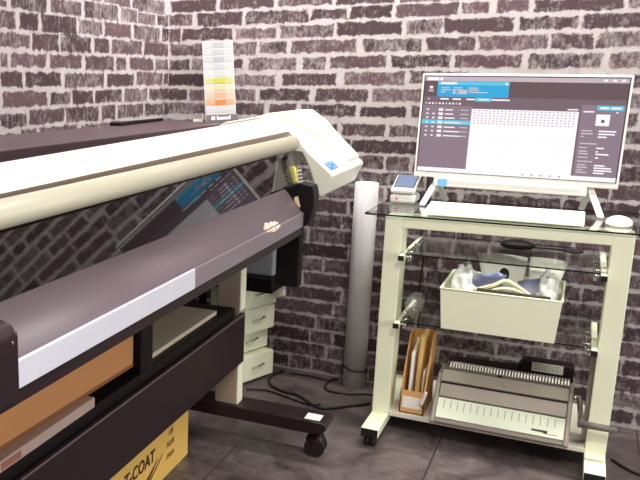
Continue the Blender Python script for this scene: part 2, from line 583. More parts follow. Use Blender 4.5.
_m = MB(); _m.faces_from([(WL, WF, ZT), (WR, WF, ZT), (WR, 0, ZT), (WL, 0, ZT)], [(0, 3, 2, 1)]); struct('ceiling', _m, CEIL)


def floor_material():
    m = bpy.data.materials.new('dark_slate_tile')
    m.use_nodes = True
    nt = m.node_tree
    N, L = nt.nodes, nt.links
    b = N['Principled BSDF']
    tc = N.new('ShaderNodeTexCoord')
    mp = N.new('ShaderNodeMapping')
    mp.inputs['Location'].default_value = (0.30, 0.05, 0)
    L.new(tc.outputs['Object'], mp.inputs[0])
    bt = N.new('ShaderNodeTexBrick')
    bt.inputs['Scale'].default_value = 1.0
    bt.inputs['Brick Width'].default_value = 0.545
    bt.inputs['Row Height'].default_value = 1.1
    bt.offset = 0.0
    bt.inputs['Mortar Size'].default_value = 0.0022
    bt.inputs['Mortar Smooth'].default_value = 0.3
    bt.inputs['Color1'].default_value = (0.0, 0, 0, 1)
    bt.inputs['Color2'].default_value = (1, 1, 1, 1)
    L.new(mp.outputs[0], bt.inputs['Vector'])
    n1 = N.new('ShaderNodeTexNoise'); n1.inputs['Scale'].default_value = 5; n1.inputs['Detail'].default_value = 8; n1.inputs['Roughness'].default_value = 0.65; n1.inputs['Distortion'].default_value = 1.2
    n2 = N.new('ShaderNodeTexNoise'); n2.inputs['Scale'].default_value = 38; n2.inputs['Detail'].default_value = 6
    L.new(tc.outputs['Object'], n1.inputs['Vector']); L.new(tc.outputs['Object'], n2.inputs['Vector'])
    r = N.new('ShaderNodeValToRGB')
    r.color_ramp.elements[0].position = 0.30; r.color_ramp.elements[0].color = lin(50, 43, 45)
    r.color_ramp.elements[1].position = 0.72; r.color_ramp.elements[1].color = lin(120, 108, 106)
    ad = N.new('ShaderNodeMath'); ad.operation = 'MULTIPLY_ADD'; ad.inputs[1].default_value = 0.25
    L.new(n2.outputs['Fac'], ad.inputs[0])
    sb = N.new('ShaderNodeMath'); sb.operation = 'SUBTRACT'; sb.inputs[1].default_value = 0.12
    L.new(n1.outputs['Fac'], sb.inputs[0]); L.new(sb.outputs[0], ad.inputs[2])
    L.new(ad.outputs[0], r.inputs[0])
    mx = N.new('ShaderNodeMix'); mx.data_type = 'RGBA'
    mx.inputs['B'].default_value = lin(46, 38, 40)
    L.new(bt.outputs['Fac'], mx.inputs['Factor']); L.new(r.outputs[0], mx.inputs['A'])
    L.new(mx.outputs['Result'], b.inputs['Base Color'])
    rr = N.new('ShaderNodeMapRange'); rr.inputs['To Min'].default_value = 0.28; rr.inputs['To Max'].default_value = 0.5
    L.new(n1.outputs['Fac'], rr.inputs['Value']); L.new(rr.outputs['Result'], b.inputs['Roughness'])
    bp = N.new('ShaderNodeBump'); bp.inputs['Strength'].default_value = 0.25; bp.inputs['Distance'].default_value = 0.004
    L.new(ad.outputs[0], bp.inputs['Height']); L.new(bp.outputs['Normal'], b.inputs['Normal'])
    return m


_m = MB(); _m.faces_from([(WL, WF, 0), (WR, WF, 0), (WR, 0, 0), (WL, 0, 0)], [(0, 1, 2, 3)]); struct('floor', _m, floor_material())

# ------------------------------------------------------------------ wide-format printer on its stand
PA = R(1.69)


def pw(x, s, z=0.0):
    """printer frame -> world"""
    return Vector((x * math.cos(PA) - s * math.sin(PA), x * math.sin(PA) + s * math.cos(PA), z))


PRB = Vector((-0.91, -1.4, 0))
pr = Thing('wide_format_printer', 'long white and black wide-format printer on a black wheeled stand along the left wall', 'printer', pw(*PRB), PA)
pr.org = PRB
S0, S1 = -2.32, -0.56      # run of the printer body

m = MB(); m.prism([(-1.09, .70), (-.80, .70), (-.765, .80), (-.805, .905), (-.83, .95), (-.86, .968), (-1.05, .955), (-1.09, .93)], S0, S1 - .005, bevel=.006)
pr.part('body', m, DEEP)
m = MB(); m.prism([(-.797, .958), (-.786, .952), (-.835, .981), (-.850, .9845), (-.866, .981), (-.872, .97), (-.85, .968)], S0, S1, bevel=.0015,
                  prof_b=[(-.797, .970), (-.786, .965), (-.835, 1.000), (-.850, 1.004), (-.866, 1.001), (-.872, .985), (-.85, .98)])
pr.part('top_cover', m, COVERW)
m = MB(); m.prism([(-.80, .925), (-.815, .925), (-.815, .972), (-.799, .962), (-.80, .95)], S0, S1)
pr.part('recess', m, BEIGE)  # shade of the groove is put into this beige
m = MB(); m.cyl((-.766, S0, .930), (-.766, -.615, .932), .0215, n=32)
gd = pr.part('round_guard_rail', m, ROLLW)
mx = lambda z: (-.40495 - z * math.sin(R(21.41))) / math.cos(R(21.41))
m = MB(); m.prism([(mx(.915), .915), (mx(.79), .79), (mx(.79) - .006, .788), (mx(.915) - .006, .913)], S0, -.60)
pr.part('front_window', m, WINDOW, 'tilted glossy black front window that mirrors the room')
m = MB(); m.prism([(-.752, .8105), (-.7050, .7565), (-.7010, .7515), (-.6980, .7475), (-.700, .742), (-.76, .742), (-.77, .79)], S0 + .05, -.722)
for f in m.bm.faces:
    f.smooth = len(f.verts) == 4 and f.calc_center_median().x > -.752
pr.part('front_apron', m, APRON)
m = MB(); m.prism([(-.6965, .7475), (-.6945, .745), (-.6945, .7065), (-.6965, .705), (-.715, .705), (-.715, .7475)], -2.14, -1.52)
pr.part('front_strip', m, LIP, 'shiny silver strip along the front edge')
m = MB(); m.prism([(-.6970, .7475), (-.6950, .745), (-.6950, .7065), (-.6970, .705), (-.715, .705), (-.715, .7475)], -1.52, -.722)
pr.part('front_strip', m, GREYLIP, 'dull grey strip along the front edge')
m = MB(); m.box(-.78, -.699, S0 + .06, -.722, .681, .705, bevel=.003)
for s in (-1.73, -1.05):
    m.cyl((-.72, s - .03, .68), (-.72, s + .03, .68), .010, n=14)
pr.part('lower_rail', m, BLACK)
# end plates of the apron
m = MB(); m.prism([(-.80, .69), (-.692, .69), (-.689, .70), (-.689, .785), (-.700, .799), (-.715, .803), (-.80, .803)], -2.42, -2.142, bevel=.004)
bk = pr.part('apron_bracket', m, BLACK)
m = MB()
for s, z in ((-2.152, .792), (-2.158, .778)):
    m.cyl((-.6895, s, z), (-.6872, s, z), .0022, n=12)
pr.sub('screw', m, CHROME, bk)
m = MB(); m.prism([(-.80, .676), (-.740, .676), (-.697, .702), (-.680, .715), (-.668, .768), (-.669, .800), (-.674, .822), (-.712, .829), (-.740, .816), (-.80, .816)], -.7185, -.662, bevel=.003)
sp = pr.part('side_plate', m, DEEP)
m = MB(); m.prism([(-.725, .788), (-.714, .7915), (-.706, .7615), (-.718, .7555)], -.7205, -.7188)

pr.sub('label_sticker', m, mat('cream_sticker', (236, 220, 168), 0.5), sp, 'small cream label on the black end plate')
m = MB()
for k in range(9):
    sa = -1.06 + k * .0125
    top = (.75, .6, .45, .5, .62, .55, .7, .65, .8)[k]
    pa_, pb_ = Vector((-.718, .7728)), Vector((-.6990, .7502))
    p0 = pa_.lerp(pb_, top)
    m.prism([(p0.x, p0.y), (pb_.x, pb_.y), (pb_.x - .001, pb_.y - .001), (p0.x - .001, p0.y - .001)], sa, sa + .0126, mi=1 if k in (2, 5, 6) else 0)
    m.prism([(-.6954, .748), (-.6938, .7445), (-.6938, (.744, .743, .741, .739, .737, .736, .737, .739, .7405)[k]), (-.6955, (.744, .743, .741, .739, .737, .736, .737, .739, .7405)[k])], sa, sa + .0126, mi=1 if k in (4, 7) else 0)
pr.part('torn_sticker', m, [mat('peach_sticker', (240, 190, 160), 0.5, var=0.2, scale=80), PAPER], 'torn peach and white sticker on the front edge')
# yellow clip with its white comb, and the clear corner guard
m = MB(); m.prism([(-.772, .862), (-.758, .864), (-.746, .819), (-.757, .815)], -.618, -.603, bevel=.002)
cl = pr.part('clip', m, YEL, 'bright yellow clip at the right end of the window')
m = MB()
for k in range(4):
    z = .852 - k * .0105
    m.prism([(-.757 + k * .0035, z), (-.738 + k * .002, z + .003), (-.738 + k * .002, z - .001), (-.757 + k * .0035, z - .006)], -.614, -.606, bevel=.001)
pr.sub('comb_finger', m, WHITE, cl, 'white fingers of the clip')
m = MB(); m.prism([(-.768, .908), (-.763, .906), (-.745, .815), (-.800, .815)], -.632, -.630)
pr.part('corner_guard', m, FILM, 'clear film guard at the end of the window')
# right end housing
m = MB(); m.prism([(-1.05, .76), (-1.05, .955), (-1.0, .985), (-.90, 1.003), (-.848, 1.006), (-.766, .940), (-.735, .905), (-.662, .842), (-.657, .835), (-.684, .775), (-.692, .770), (-.711, .809), (-.732, .864), (-.752, .902), (-.80, .905), (-.90, .80), (-1.0, .76)], S1 + .002, -.115, bevel=.004)
eh = pr.part('end_housing', m, HOUSE)
m = MB(); m.prism([(-.93, .998), (-.885, 1.0125), (-.838, 1.0125), (-.79, .9785), (-.735, .9225), (-.676, .866), (-.671, .858), (-.685, .855), (-.77, .928), (-.85, .998)], S1 + .075, -.125, bevel=.003)
for v in m.bm.verts:
    if v.co.y < S1 + .2:
        v.co.y += .22 * min(1, max(0, (v.co.x + .835) / .16))
ld = pr.sub('lid', m, HOUSE, eh)
# lid: long oval hand recess, raised rim round a flat grey patch painted as its shade
def on_lid(t, s, h):
    """t: 0 at the crest to 1 at the toe of the sloping lid; h: height off it"""
    a, b = Vector((-.83, 1.012)), Vector((-.676, .866))
    n = Vector((.69, .72))
    p = a.lerp(b, t) + n * h
    return (p.x, s, p.y)
m = MB()
ring = []
for k in range(40):
    a = 2 * math.pi * k / 40
    ring.append(on_lid(.40 + .25 * math.cos(a), -.262 + .022 * math.sin(a) + .018 * math.cos(a), .0012))
m.tube(ring + ring[:1], .0028, n=8, sub=0)
pr.sub('handle_rim', m, HOUSE, ld)
m = MB()
v = [on_lid(.40 + .24 * math.cos(2 * math.pi * k / 40), -.262 + .020 * math.sin(2 * math.pi * k / 40) + .0175 * math.cos(2 * math.pi * k / 40), .0012) for k in range(40)]
v2 = [on_lid(.40 + .24 * math.cos(2 * math.pi * k / 40), -.262 + .020 * math.sin(2 * math.pi * k / 40) + .0175 * math.cos(2 * math.pi * k / 40), -.001) for k in range(40)]
m.faces_from(v + v2, [tuple(range(40))] + [(k, (k + 1) % 40, 40 + (k + 1) % 40, 40 + k) for k in range(40)])
pr.sub('handle_shade', m, mat('painted_recess_shade', (128, 126, 116), 0.5), ld)
# blue sticker with paler bars
def on_face(t, s, h):
    a, b = Vector((-.735, .905)), Vector((-.662, .842))
    n = Vector((.653, .757))
    p = a.lerp(b, t) + n * h
    return (p.x, s, p.y)
m = MB()
def face_quad(t0, t1, s0, s1, h, mi):
    m.faces_from([on_face(t0, s0, h), on_face(t1, s0, h), on_face(t1, s1, h), on_face(t0, s1, h)], [(0, 1, 2, 3)], mi)
face_quad(.58, .90, S1 + .030, S1 + .125, .0012, 0)
for t, s in ((.63, .038), (.63, .080), (.72, .038), (.80, .080)):
    face_quad(t, t + .045, S1 + s, S1 + s + .024, .0018, 1)
pr.sub('sticker', m, [BLUE, mat('pale_blue_print', (150, 184, 230), 0.5)], eh, 'blue information sticker on the white end housing')
# out-of-frame end kept simple but whole
m = MB(); m.prism([(-1.05, .76), (-1.05, .985), (-.875, 1.005), (-.766, .940), (-.70, .87), (-.69, .80), (-.80, .72)], S0 - .36, S0, bevel=.006)
pr.part('end_housing', m, WHITE)
# hanging black unit below the right end
m = MB(); m.box(-.802, -.730, -.615, -.575, .497, .70, bevel=.004)
pr.part('side_unit', m, DEEP, 'black box hanging under the right end')
# stand
for s in (-.705, -2.56):
    m = MB(); m.box(-.950, -.878, s - .012, s + .05, .126, .705, bevel=.004)
    cl_ = pr.part('column', m, COLUMN)
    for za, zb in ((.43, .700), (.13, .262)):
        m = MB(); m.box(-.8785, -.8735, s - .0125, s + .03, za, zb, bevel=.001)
        pr.sub('lit_side_strip', m, CREAM, cl_, 'cream strip painted as the lit side of the column')  # light on the column's side put in as a cream strip
    m = MB(); m.prism([(-1.36, .088), (-.635, .088), (-.600, .098), (-.592, .112), (-.600, .126), (-.635, .129), (-1.36, .129)], s - .03, s + .065, bevel=.004)
    ft = pr.part('foot', m, BLACK)
    if s > -1:
        m = MB(); m.box(-.662, -.616, s - .018, s + .028, .129, .1302)
        pr.sub('label_sticker', m, PAPER, ft, 'white paper sticker on the foot')
    for x in (-.635, -1.31):
        m = MB()
        q = s + .030
        for d in (-.013, .013):
            m.cyl((x, q + d - .010, .030), (x, q + d + .010, .030), .030, n=28)
        c = pr.part('caster', m, RUBBER)
        m = MB(); m.box(x - .016, x + .020, q - .003, q + .003, .03, .09, bevel=.001); m.cyl((x, q - .026, .030), (x, q + .026, .030), .008, n=14); m.ball((x, q, .046), .030, .027, .03)
        pr.sub('fork', m, BLACK, c)
m = MB(); m.box(-.8765, -.864, -2.62, -.698, .266, .424, bevel=.005)
cp = pr.part('cross_panel', m, BLACK)
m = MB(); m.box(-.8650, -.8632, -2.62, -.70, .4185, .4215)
pr.sub('edge_highlight', m, mat('painted_edge_highlight', (112, 96, 98), .5), cp)  # pale strip paints in the highlight along the panel's top edge
m = MB(); m.box(-1.27, -.8775, -2.62, -.755, .416, .451, bevel=.002)
pr.part('shelf', m, DEEP)
m = MB(); m.box(-.892, -.872, -1.402, -1.338, .4515, .69, bevel=.002)
pr.part('support_post', m, DEEP)
m = MB(); m.box(-1.25, -1.16, -2.4, -.74, .70, .74, bevel=.01)
pr.part('rear_rail', m, DEEP)

# cartons kept on the printer's shelf
def pthing_box(name, label, cat, x0, x1, s0, s1, z0, z1, mats, turn=0.0, bevel=.002):
    m = MB(); m.box(x0, x1, s0, s1, z0, z1, bevel=bevel)
    c = Vector((x1, s1, z0))
    for v in m.bm.verts:
        v.co -= c
    o = m.build(name, mats)
    o.location = pw(*c)
    o.rotation_euler = (0, 0, PA + turn)
    o['label'] = label
    o['category'] = cat
    return o


gc = pthing_box('flat_carton', 'thin grey carton lying under the brown box on the printer shelf', 'carton', -1.16, -.874, -2.5, -1.612, .4515, .4735, GREYCARD)
m = MB(); m.box(-.2, .0006, -.33, -.27, .004, .017, mi=0)
m.build('label_sticker', [mat('red_brown_print', (150, 96, 80), 0.7, var=.3, scale=60)], gc, label='reddish mark on the carton edge')
bb = pthing_box('cardboard_box', 'long orange-brown cardboard box under the front edge of the printer', 'box', -1.18, -.888, -2.48, -1.41, .4740, .655, BROWNBOX, R(-1.2))
m = MB(); m.box(-.2, .0008, -1.0, -.0, -.0002, .0075)
m.build('bottom_flap', [mat('dark_brown_cardboard', (132, 84, 46), 0.85, var=.06)], bb)
m = MB(); m.box(-.5, .0, -.50, 0, 0, .012, bevel=.001)
cb = m.build('cream_board', CREAMCARD)
cb.location = pw(-.899, -.852, .4515); cb.rotation_euler = (0, 0, PA)
cb['label'] = 'cream board lying on the printer shelf beside the taupe column'; cb['category'] = 'board'

# yellow lettered carton on the floor
yb = Thing('cardboard_box', 'yellow cardboard box with brown COAT lettering on the floor under the printer', 'box', (-.951, -.888, 0), R(2.2))
yb.org = Vector((0, 0, 0))
m = MB(); m.box(-.30, 0, -.95, 0, .001, .225, bevel=.003)
yb.part('carton', m, YELLOWBOX)
def yellow_text(body, size, y, z, mt, shear=0.0, turn=0.0, bold=0.0):
    bm = text_mesh(body, size, shear, bold=bold)
    bmesh.ops.transform(bm, verts=bm.verts, matrix=Matrix.Translation((.0012, y, z)) @ Matrix.Rotation(turn, 4, 'X') @ Matrix(((0, 0, 1, 0), (1, 0, 0, 0), (0, 1, 0, 0), (0, 0, 0, 1))))
    mb = MB(); mb.bm.free(); mb.bm = bm
    return yb.part('printed_lettering', mb, mt)
yellow_text('T-COAT', .050, -.432, .088, INK, .08, bold=.022)
yellow_text('UB', .026, -.152, .122, FAINT, .25)
yellow_text('NUR', .026, -.165, .088, FAINT, .25)
yellow_text('mon', .030, -.165, .054, FAINT, .25)
m = MB()
def swoosh(off, w):
    n = 16
    up, dn = [], []
    for k in range(n + 1):
        t = k / n
        y = -.41 + .185 * t + off
        z = .018 + .066 * t ** 1.7
        h = w * math.sin(math.pi * min(1, t * .92 + .04))
        up.append((.0008, y, z + h)); dn.append((.0008, y + .006, z - h))
    m.faces_from(up + dn, [(k, k + 1, n + 2 + k, n + 1 + k) for k in range(n)])
swoosh(0, .006); swoosh(.032, .003)
yb.part('printed_swoosh', m, INK)

# ------------------------------------------------------------------ black worktop in the corner behind the printer
wt = Thing('worktop', 'dark worktop across the brick corner behind the printer', 'worktop', (-1.28, -.9, 0))
m = MB(); m.prism([(WL + .003, -2.9), (-1.16, -2.9), (-1.16, -.003), (WL + .003, -.003)], .925, .957, axis='z', bevel=.003)
wt.part('top', m, mat('dark_mauve_laminate', (74, 58, 64), 0.42, var=.04))
for y in (-.58, -2.84):
    m = MB(); m.box(-1.44, -1.41, y - .03, y + .03, 0, .925, bevel=.003)
    wt.part('leg', m, BLACK)
    m = MB(); m.box(-1.21, -1.18, y - .03, y + .03, 0, .925, bevel=.003)
    wt.part('leg', m, BLACK)
m = MB(); m.prism([(-1.452, -.50), (-1.405, -.50), (-1.438, -.10), (-1.452, -.10)], .9575, .968, axis='z', bevel=.002)
single('flat_case', m, DEEP, 'flat black case lying on the worktop against the left brick wall', 'case', (-1.43, -.34, .9575))

# swatch card
sc = Thing('swatch_card', 'tall colour swatch card with grey, lime and orange chips standing against the brick wall', 'swatch card', (-1.197, -.10, .957))
sc.org = Vector((0, 0, 0))
CW, CH = .058, .300
m = MB(); m.box(-CW, CW, -.001, .001, 0, CH)
chips = [(128, 130, 135), (133, 135, 140), (124, 128, 133), (139, 140, 144), (146, 147, 149), (139, 142, 29), (153, 147, 112), (158, 123, 93), (158, 95, 29), (156, 156, 158)]
ch = .0265
for i, c in enumerate(chips):
    z1 = CH - .004 - i * ch
    nm = 'swatch_%d_%d_%d' % c
    mi = len(chips)
    m.box(-CW + .004, CW - .004, -.0016, -.001, z1 - ch + .004, z1, mi=2 * i + 1)
    m.box(-.020, .022, -.0020, -.0016, z1 - ch + .005, z1 - .002, mi=2 * i + 2)
ml = [mat('card_white', (158, 158, 160), 0.6)]
for i, c in enumerate(chips):
    pale = tuple(int(.5 * v + .5 * 158) for v in c)
    ml += [mat('chip_pale_%d' % i, pale, 0.6, var=.01), mat('chip_%d' % i, c, 0.6, var=.01)]
def lean(mb):
    for v in mb.bm.verts:
        v.co = Matrix.Rotation(R(33), 3, 'Z') @ (Matrix.Rotation(R(-2.5), 3, 'Y') @ (Matrix.Rotation(R(-10), 3, 'X') @ v.co)) + Vector((0, 0, .003))
    return mb
sc.part('card', lean(m), ml)
m = MB(); m.box(-CW + .002, CW + .006, -.0026, -.0012, .002, .026)
bs = sc.part('title_strip', lean(m), mat('dark_strip', (90, 76, 84), 0.5))
m = MB()
for x0, x1, h in ((-.036, -.030, .012), (-.029, -.023, .012), (-.016, .034, .009), (-.016, -.011, .013), (.031, .036, .013)):
    m.box(x0, x1, -.0034, -.0026, .008, .008 + h)
sc.sub('lettering', lean(m), PAPER, bs)
m = MB(); m.box(-1.318, -1.280, -.085, -.0835, .957, .967); m.box(-1.282, -1.279, -.085, -.0835, .957, .99)
single('price_holder', m, PAPER, 'thin white corner strip standing on the worktop beside the swatch card', 'label holder', (-1.3, -.084, .957))

# ------------------------------------------------------------------ black rack, grey bin and cream drawers behind the printer's foot
rk = Thing('low_rack', 'low black rack in the corner holding a grey bin above cream drawers', 'rack', (-1.06, -.24, 0))
m = MB(); m.box(-1.28, -.872, -.40, -.06, .402, .452, bevel=.003); rk.part('top', m, DEEP)
for x in (-1.265, -1.175):
    for y in (-.38, -.075):
        m = MB(); m.box(x - .012, x + .012, y - .012, y + .012, 0, .402); rk.part('leg', m, DEEP)
gb = Thing('storage_bin', 'pale blue-grey plastic bin on the black rack under the printer end', 'bin', (-1.02, -.25, .4525))
m = MB(); m.prism([(-1.20, -.36), (-.884, -.36), (-.884, -.10), (-1.20, -.10)], .453, .56, axis='z', bevel=.006); gb.part('body', m, GREYBIN)
m = MB(); m.box(-1.205, -.880, -.365, -.095, .560, .585, bevel=.004); gb.part('lid', m, mat('smoky_brown_lid', (134, 110, 104), 0.4))

dc = Thing('drawer_cabinet', 'small cream drawer cabinet with wire pulls on the floor behind the printer foot', 'drawers', (-1.03, -.20, 0), R(-20))
dc.org = Vector((0, 0, 0))
# frame: +x is the front, y runs along the fronts
m = MB(); m.box(-.11, -.012, -.085, .115, .005, .392, bevel=.004); dc.part('body', m, CREAM)
for z0, z1, out in ((.292, .388, .046), (.196, .288, .040), (.114, .192, .012), (.012, .108, .044)):
    m = MB(); m.box(-.015, out, -.082, .112, z0, z1, bevel=.005)
    dd = dc.part('drawer', m, CREAM)
    m = MB(); zc = (z0 + z1) / 2 + .006
    m.tube([(out, -.012, zc - .006), (out + .014, -.008, zc), (out + .017, .015, zc + .004), (out + .014, .040, zc + .006), (out, .044, zc)], .0026, n=8)
    m.ball((out + .002, -.012, zc - .006), .004, .006, .006, 12, 8); m.ball((out + .002, .044, zc), .004, .006, .006, 12, 8)
    dc.sub('handle', m, CHROME, dd)
m = MB()
m.sheet((-.935, -.17, .330), (-.898, -.165, .340), (-.900, -.165, .378), (-.934, -.17, .372), 4, 4, bow=.003, thick=.001)
single('paper_tag', m, PAPER, 'small white paper tag stuck beside the top cream drawer', 'tag', (-.888, -.17, .36))

# ------------------------------------------------------------------ cardboard tube
ct = Thing('cardboard_tube', 'tall pale grey cardboard tube standing against the brick wall', 'tube', (-.655, -.058, 0))
m = MB(); m.lathe([(.0405, 0), (.0405, .758), (.036, .760), (.036, .74), (.0, .74)][:4], (-.655, -.058, 0), 40); ct.part('tube', m, TUBEM)
m = MB(); m.lathe([(.0, .742), (.0365, .742), (.0365, .750), (.0, .752)], (-.655, -.058, 0), 32); ct.part('end_cap', m, PAPER)
m = MB()
m.tube([(-.655 + .0425 * math.cos(a), -.058 + .0425 * math.sin(a), .072 - .006 * math.cos(a * 1)) for a in [2 * math.pi * k / 36 for k in range(37)]], .0032, n=8, sub=0)
ct.part('elastic_band', m, CABLEM)

# ------------------------------------------------------------------ computer trolley
LX0, LX1, RX0, RX1 = -.510, -.458, .093, .146
tr = Thing('computer_trolley', 'cream steel computer trolley with clear glass top and glass shelves on casters', 'trolley', (-.18, -.33, 0))
for x0, x1 in ((LX0, LX1), (RX0, RX1)):
    m = MB(); m.box(x0, x1, -.427, -.335, .062, .7055, bevel=.0025); tr.part('upright', m, CREAM)
    m = MB(); m.box(x0, x1, -.572, -.03, .036, .064, bevel=.002); ft = tr.part('foot', m, CREAM)
    m = MB(); m.box(x0 + .001, x1 - .001, -.575, -.569, .037, .063, bevel=.001); tr.sub('end_cap', m, RUBBER, ft)
    for y in (-.545, -.07):
        xc = (x0 + x1) / 2
        m = MB()
        for d in (-.009, .009):
            m.cyl((xc + d - .007, y, .019), (xc + d + .007, y, .019), .019, n=24)
        c = tr.part('caster', m, RUBBER)
        m = MB(); m.box(xc - .018, xc + .018, y - .016, y + .02, .022, .037, bevel=.005); tr.sub('fork', m, RUBBER, c)
for y0, y1 in ((-.427, -.400), (-.362, -.336)):
    m = MB(); m.box(LX1, RX0, y0, y1, .672, .7055, bevel=.002); tr.part('top_rail', m, CREAM)
m = MB(); m.box(LX1, RX0, -.428, -.06, .060, .0755, bevel=.0015); tr.part('bottom_board', m, mat('pale_board', (226, 222, 206), 0.45, var=.02))
# shelf brackets with their caps and screws
for z, back in ((.592, -.10), (.378, -.14)):
    for sgn, x in ((-1, LX1 + .001), (1, RX0 - .0165)):
        m = MB(); m.box(x, x + .0155, -.462, back, z - .014, z, bevel=.0015); b = tr.part('shelf_bracket', m, CREAM)
        m = MB(); m.box(x - .0005, x + .016, -.468, -.460, z - .0145, z + .0005, bevel=.001); tr.sub('end_cap', m, RUBBER, b)
        xs = x + (.0275 if sgn < 0 else -.012)
        xe = x + (.0155 if sgn < 0 else 0)
        for y in (-.425, -.30):
            m = MB(); m.cyl((xe, y, z - .008), (xs, y, z - .008), .004, n=12); m.cyl((xs, y, z - .022), (xs, y, z + .001), .0055, n=14); m.cyl((xs, y, z + .0075), (xs, y, z + .012), .010, n=18)
            tr.sub('screw', m, CHROME, b)
m = MB(); m.box(.0815, .0925, -.385, -.362, .0758, .364, bevel=.002); tr.part('support_post', m, STEEL)


def glass_sheet(name, x0, x1, y0, y1, z0, z1):
    m = MB()
    v = [(x0, y0, z0), (x1, y0, z0), (x1, y1, z0), (x0, y1, z0), (x0, y0, z1), (x1, y0, z1), (x1, y1, z1), (x0, y1, z1)]
    m.faces_from(v, [(3, 2, 1, 0), (4, 5, 6, 7)], 0)
    m.faces_from(v, [(0, 1, 5, 4), (1, 2, 6, 5), (2, 3, 7, 6), (3, 0, 4, 7)], 1)
    return tr.part(name, m, [GLASSTOP, GLASSEDGE])


glass_sheet('glass_top', -.572, .212, -.436, -.018, .7062, .7115)
glass_sheet('glass_shelf', -.4395, .0735, -.450, -.085, .5935, .5978)
glass_sheet('glass_shelf', -.4395, .0735, -.450, -.085, .3795, .3838)

# ------------------------------------------------------------------ all-in-one computer
MY = -.170
ROLL = R(0.75)
pc = Thing('desktop_computer', 'white all-in-one computer with a lit design-software screen on the glass top', 'computer', (-.189, -.12, .712))
PV = (-.189, MY, .965)


def rolled(mb):
    return mb.rot(ROLL, 'Y', PV)


X0, X1, Z0, Z1 = -.479, .101, .800, 1.131
m = MB(); m.box(X0, X1, MY, MY + .020, Z0, Z1, bevel=.003); m.box(X0 + .03, X1 - .03, MY + .018, MY + .045, Z0 + .02, Z1 - .06, bevel=.012)
pc.part('housing', rolled(m), WHITE)
SX0, SX1, SZ0, SZ1 = X0 + .0095, X1 - .0095, Z0 + .0195, Z1 - .010
SCR = [glow('screen_mauve', (126, 104, 114), .9), glow('screen_dark_mauve', (106, 84, 90), .9), glow('screen_cyan', (40, 170, 222), 1.0), glow('screen_white', (250, 246, 250), 1.05),
       glow('screen_title', (206, 186, 196), .95), glow('screen_light_cyan', (96, 200, 232), 1.0), glow('screen_pale', (214, 200, 210), .95), glow('screen_grid', (198, 180, 190), .95), glow('screen_plum', (150, 128, 142), .9), glow('screen_black', (38, 24, 30), .8)]
m = MB()
lay = [0]


def ui(u0, v0, u1, v1, c, depth=1):
    """rectangle on the screen; u to the right, v downwards"""
    w, h = SX1 - SX0, SZ1 - SZ0
    y = MY - .0004 - .00016 * depth
    xa, xb, za, zb = SX0 + u0 * w, SX0 + u1 * w, SZ1 - v0 * h, SZ1 - v1 * h
    m.faces_from([(xa, y, zb), (xb, y, zb), (xb, y, za), (xa, y, za)], [(0, 1, 2, 3)], c)


m.box(SX0 - .003, SX1 + .003, MY - .0004, MY, SZ0 - .002, SZ1 + .003, mi=9)
ui(0, 0, 1, 1, 0)
ui(0, 0, 1, .045, 4, 2)
ui(.012, .008, .075, .038, 3, 3); ui(.08, .008, .095, .038, 3, 3)
for u in (.885, .925, .965):
    ui(u, .012, u + .018, .030, 3, 3)
ui(0, .045, 1, .205, 1, 2)
ui(.070, .048, .440, .205, 2, 3)
ui(.070, .048, .440, .085, 5, 4)
ui(.085, .058, .17, .078, 3, 5); ui(.42, .06, .433, .078, 3, 5)
rg = random.Random(5)
for v in (.108, .130, .152):
    for u in (.09, .155, .235):
        wd = rg.uniform(.025, .055)
        ui(u, v, u + wd, v + .011, 6, 5)
ui(.153, .134, .228, .176, 6, 4); ui(.165, .14, .185, .17, 2, 5)
ui(.285, .155, .335, .160, 3, 5)
ui(.028, .098, .045, .125, 3, 4); ui(.022, .138, .05, .155, 6, 4)
ui(0, .205, 1, .250, 0, 2)
for u in (.09, .155, .228, .36, .405):
    ui(u, .222, u + .045, .237, 3, 4)
ui(.022, .222, .034, .238, 6, 4)
ui(.275, .210, .36, .248, 5, 3); ui(.29, .224, .345, .236, 3, 4)
for k in range(11):
    ui(.012 + k * .018, .268, .022 + k * .018, .286, 3 if k % 3 else 6, 4)
ui(0, .30, .262, .96, 8, 2)
for k, v in enumerate((.335, .378, .420, .467, .516, .560, .606)):
    if k == 3:
        ui(0, v - .018, .262, v + .026, 5, 3)
    ui(.022, v, .034, v + .014, 3, 4)
    if k:
        ui(.055, v, .068, v + .014, 3, 4)
    ui(.088, v - .006, .112, v + .020, 3, 4)
    ui(.122, v + .002, .122 + (.04, .045, .055, .09, .06, .085, .10)[k], v + .014, 3, 4)
    ui(.205, v + .002, .247, v + .012, 6, 4)
ui(.262, .325, .79, .97, 3, 2)
for r_ in range(6):
    for k in range(26):
        ui(.275 + k * .0196, .335 + r_ * .026, .285 + k * .0196, .347 + r_ * .026, 7 if (k + r_) % 2 else 6, 3)
ui(.735, .300, .785, .312, 3, 3)
ui(.80, .255, 1, .96, 8, 2)
ui(.872, .262, .992, .305, 5, 3); ui(.885, .275, .925, .292, 3, 4); ui(.935, .275, .98, .292, 3, 4)
ui(.81, .315, .86, .328, 3, 3); ui(.96, .318, .97, .330, 3, 3)
ui(.872, .345, .935, .455, 3, 3); ui(.897, .395, .912, .425, 1, 4)
for v, a, b in ((.50, .05, .08), (.528, .055, .075), (.556, .015, .04), (.625, .08, 0), (.665, .035, .035), (.70, .04, .01), (.725, .045, .06), (.76, .045, .015), (.80, .07, 0), (.835, .04, .05), (.86, .05, .08), (.885, .03, .085), (.91, .05, .05)):
    ui(.812, v, .812 + a, v + .012, 6, 3)
    if b:
        ui(.892, v, .892 + b, v + .014, 3, 3)
ui(0, .955, 1, 1, 3, 4)
for k in range(5):
    ui(.55 + k * .045, .966, .562 + k * .045, .982, 7, 5)
pc.part('screen', rolled(m), SCR, 'lit screen with a blue banner, white canvas and mauve side panels')
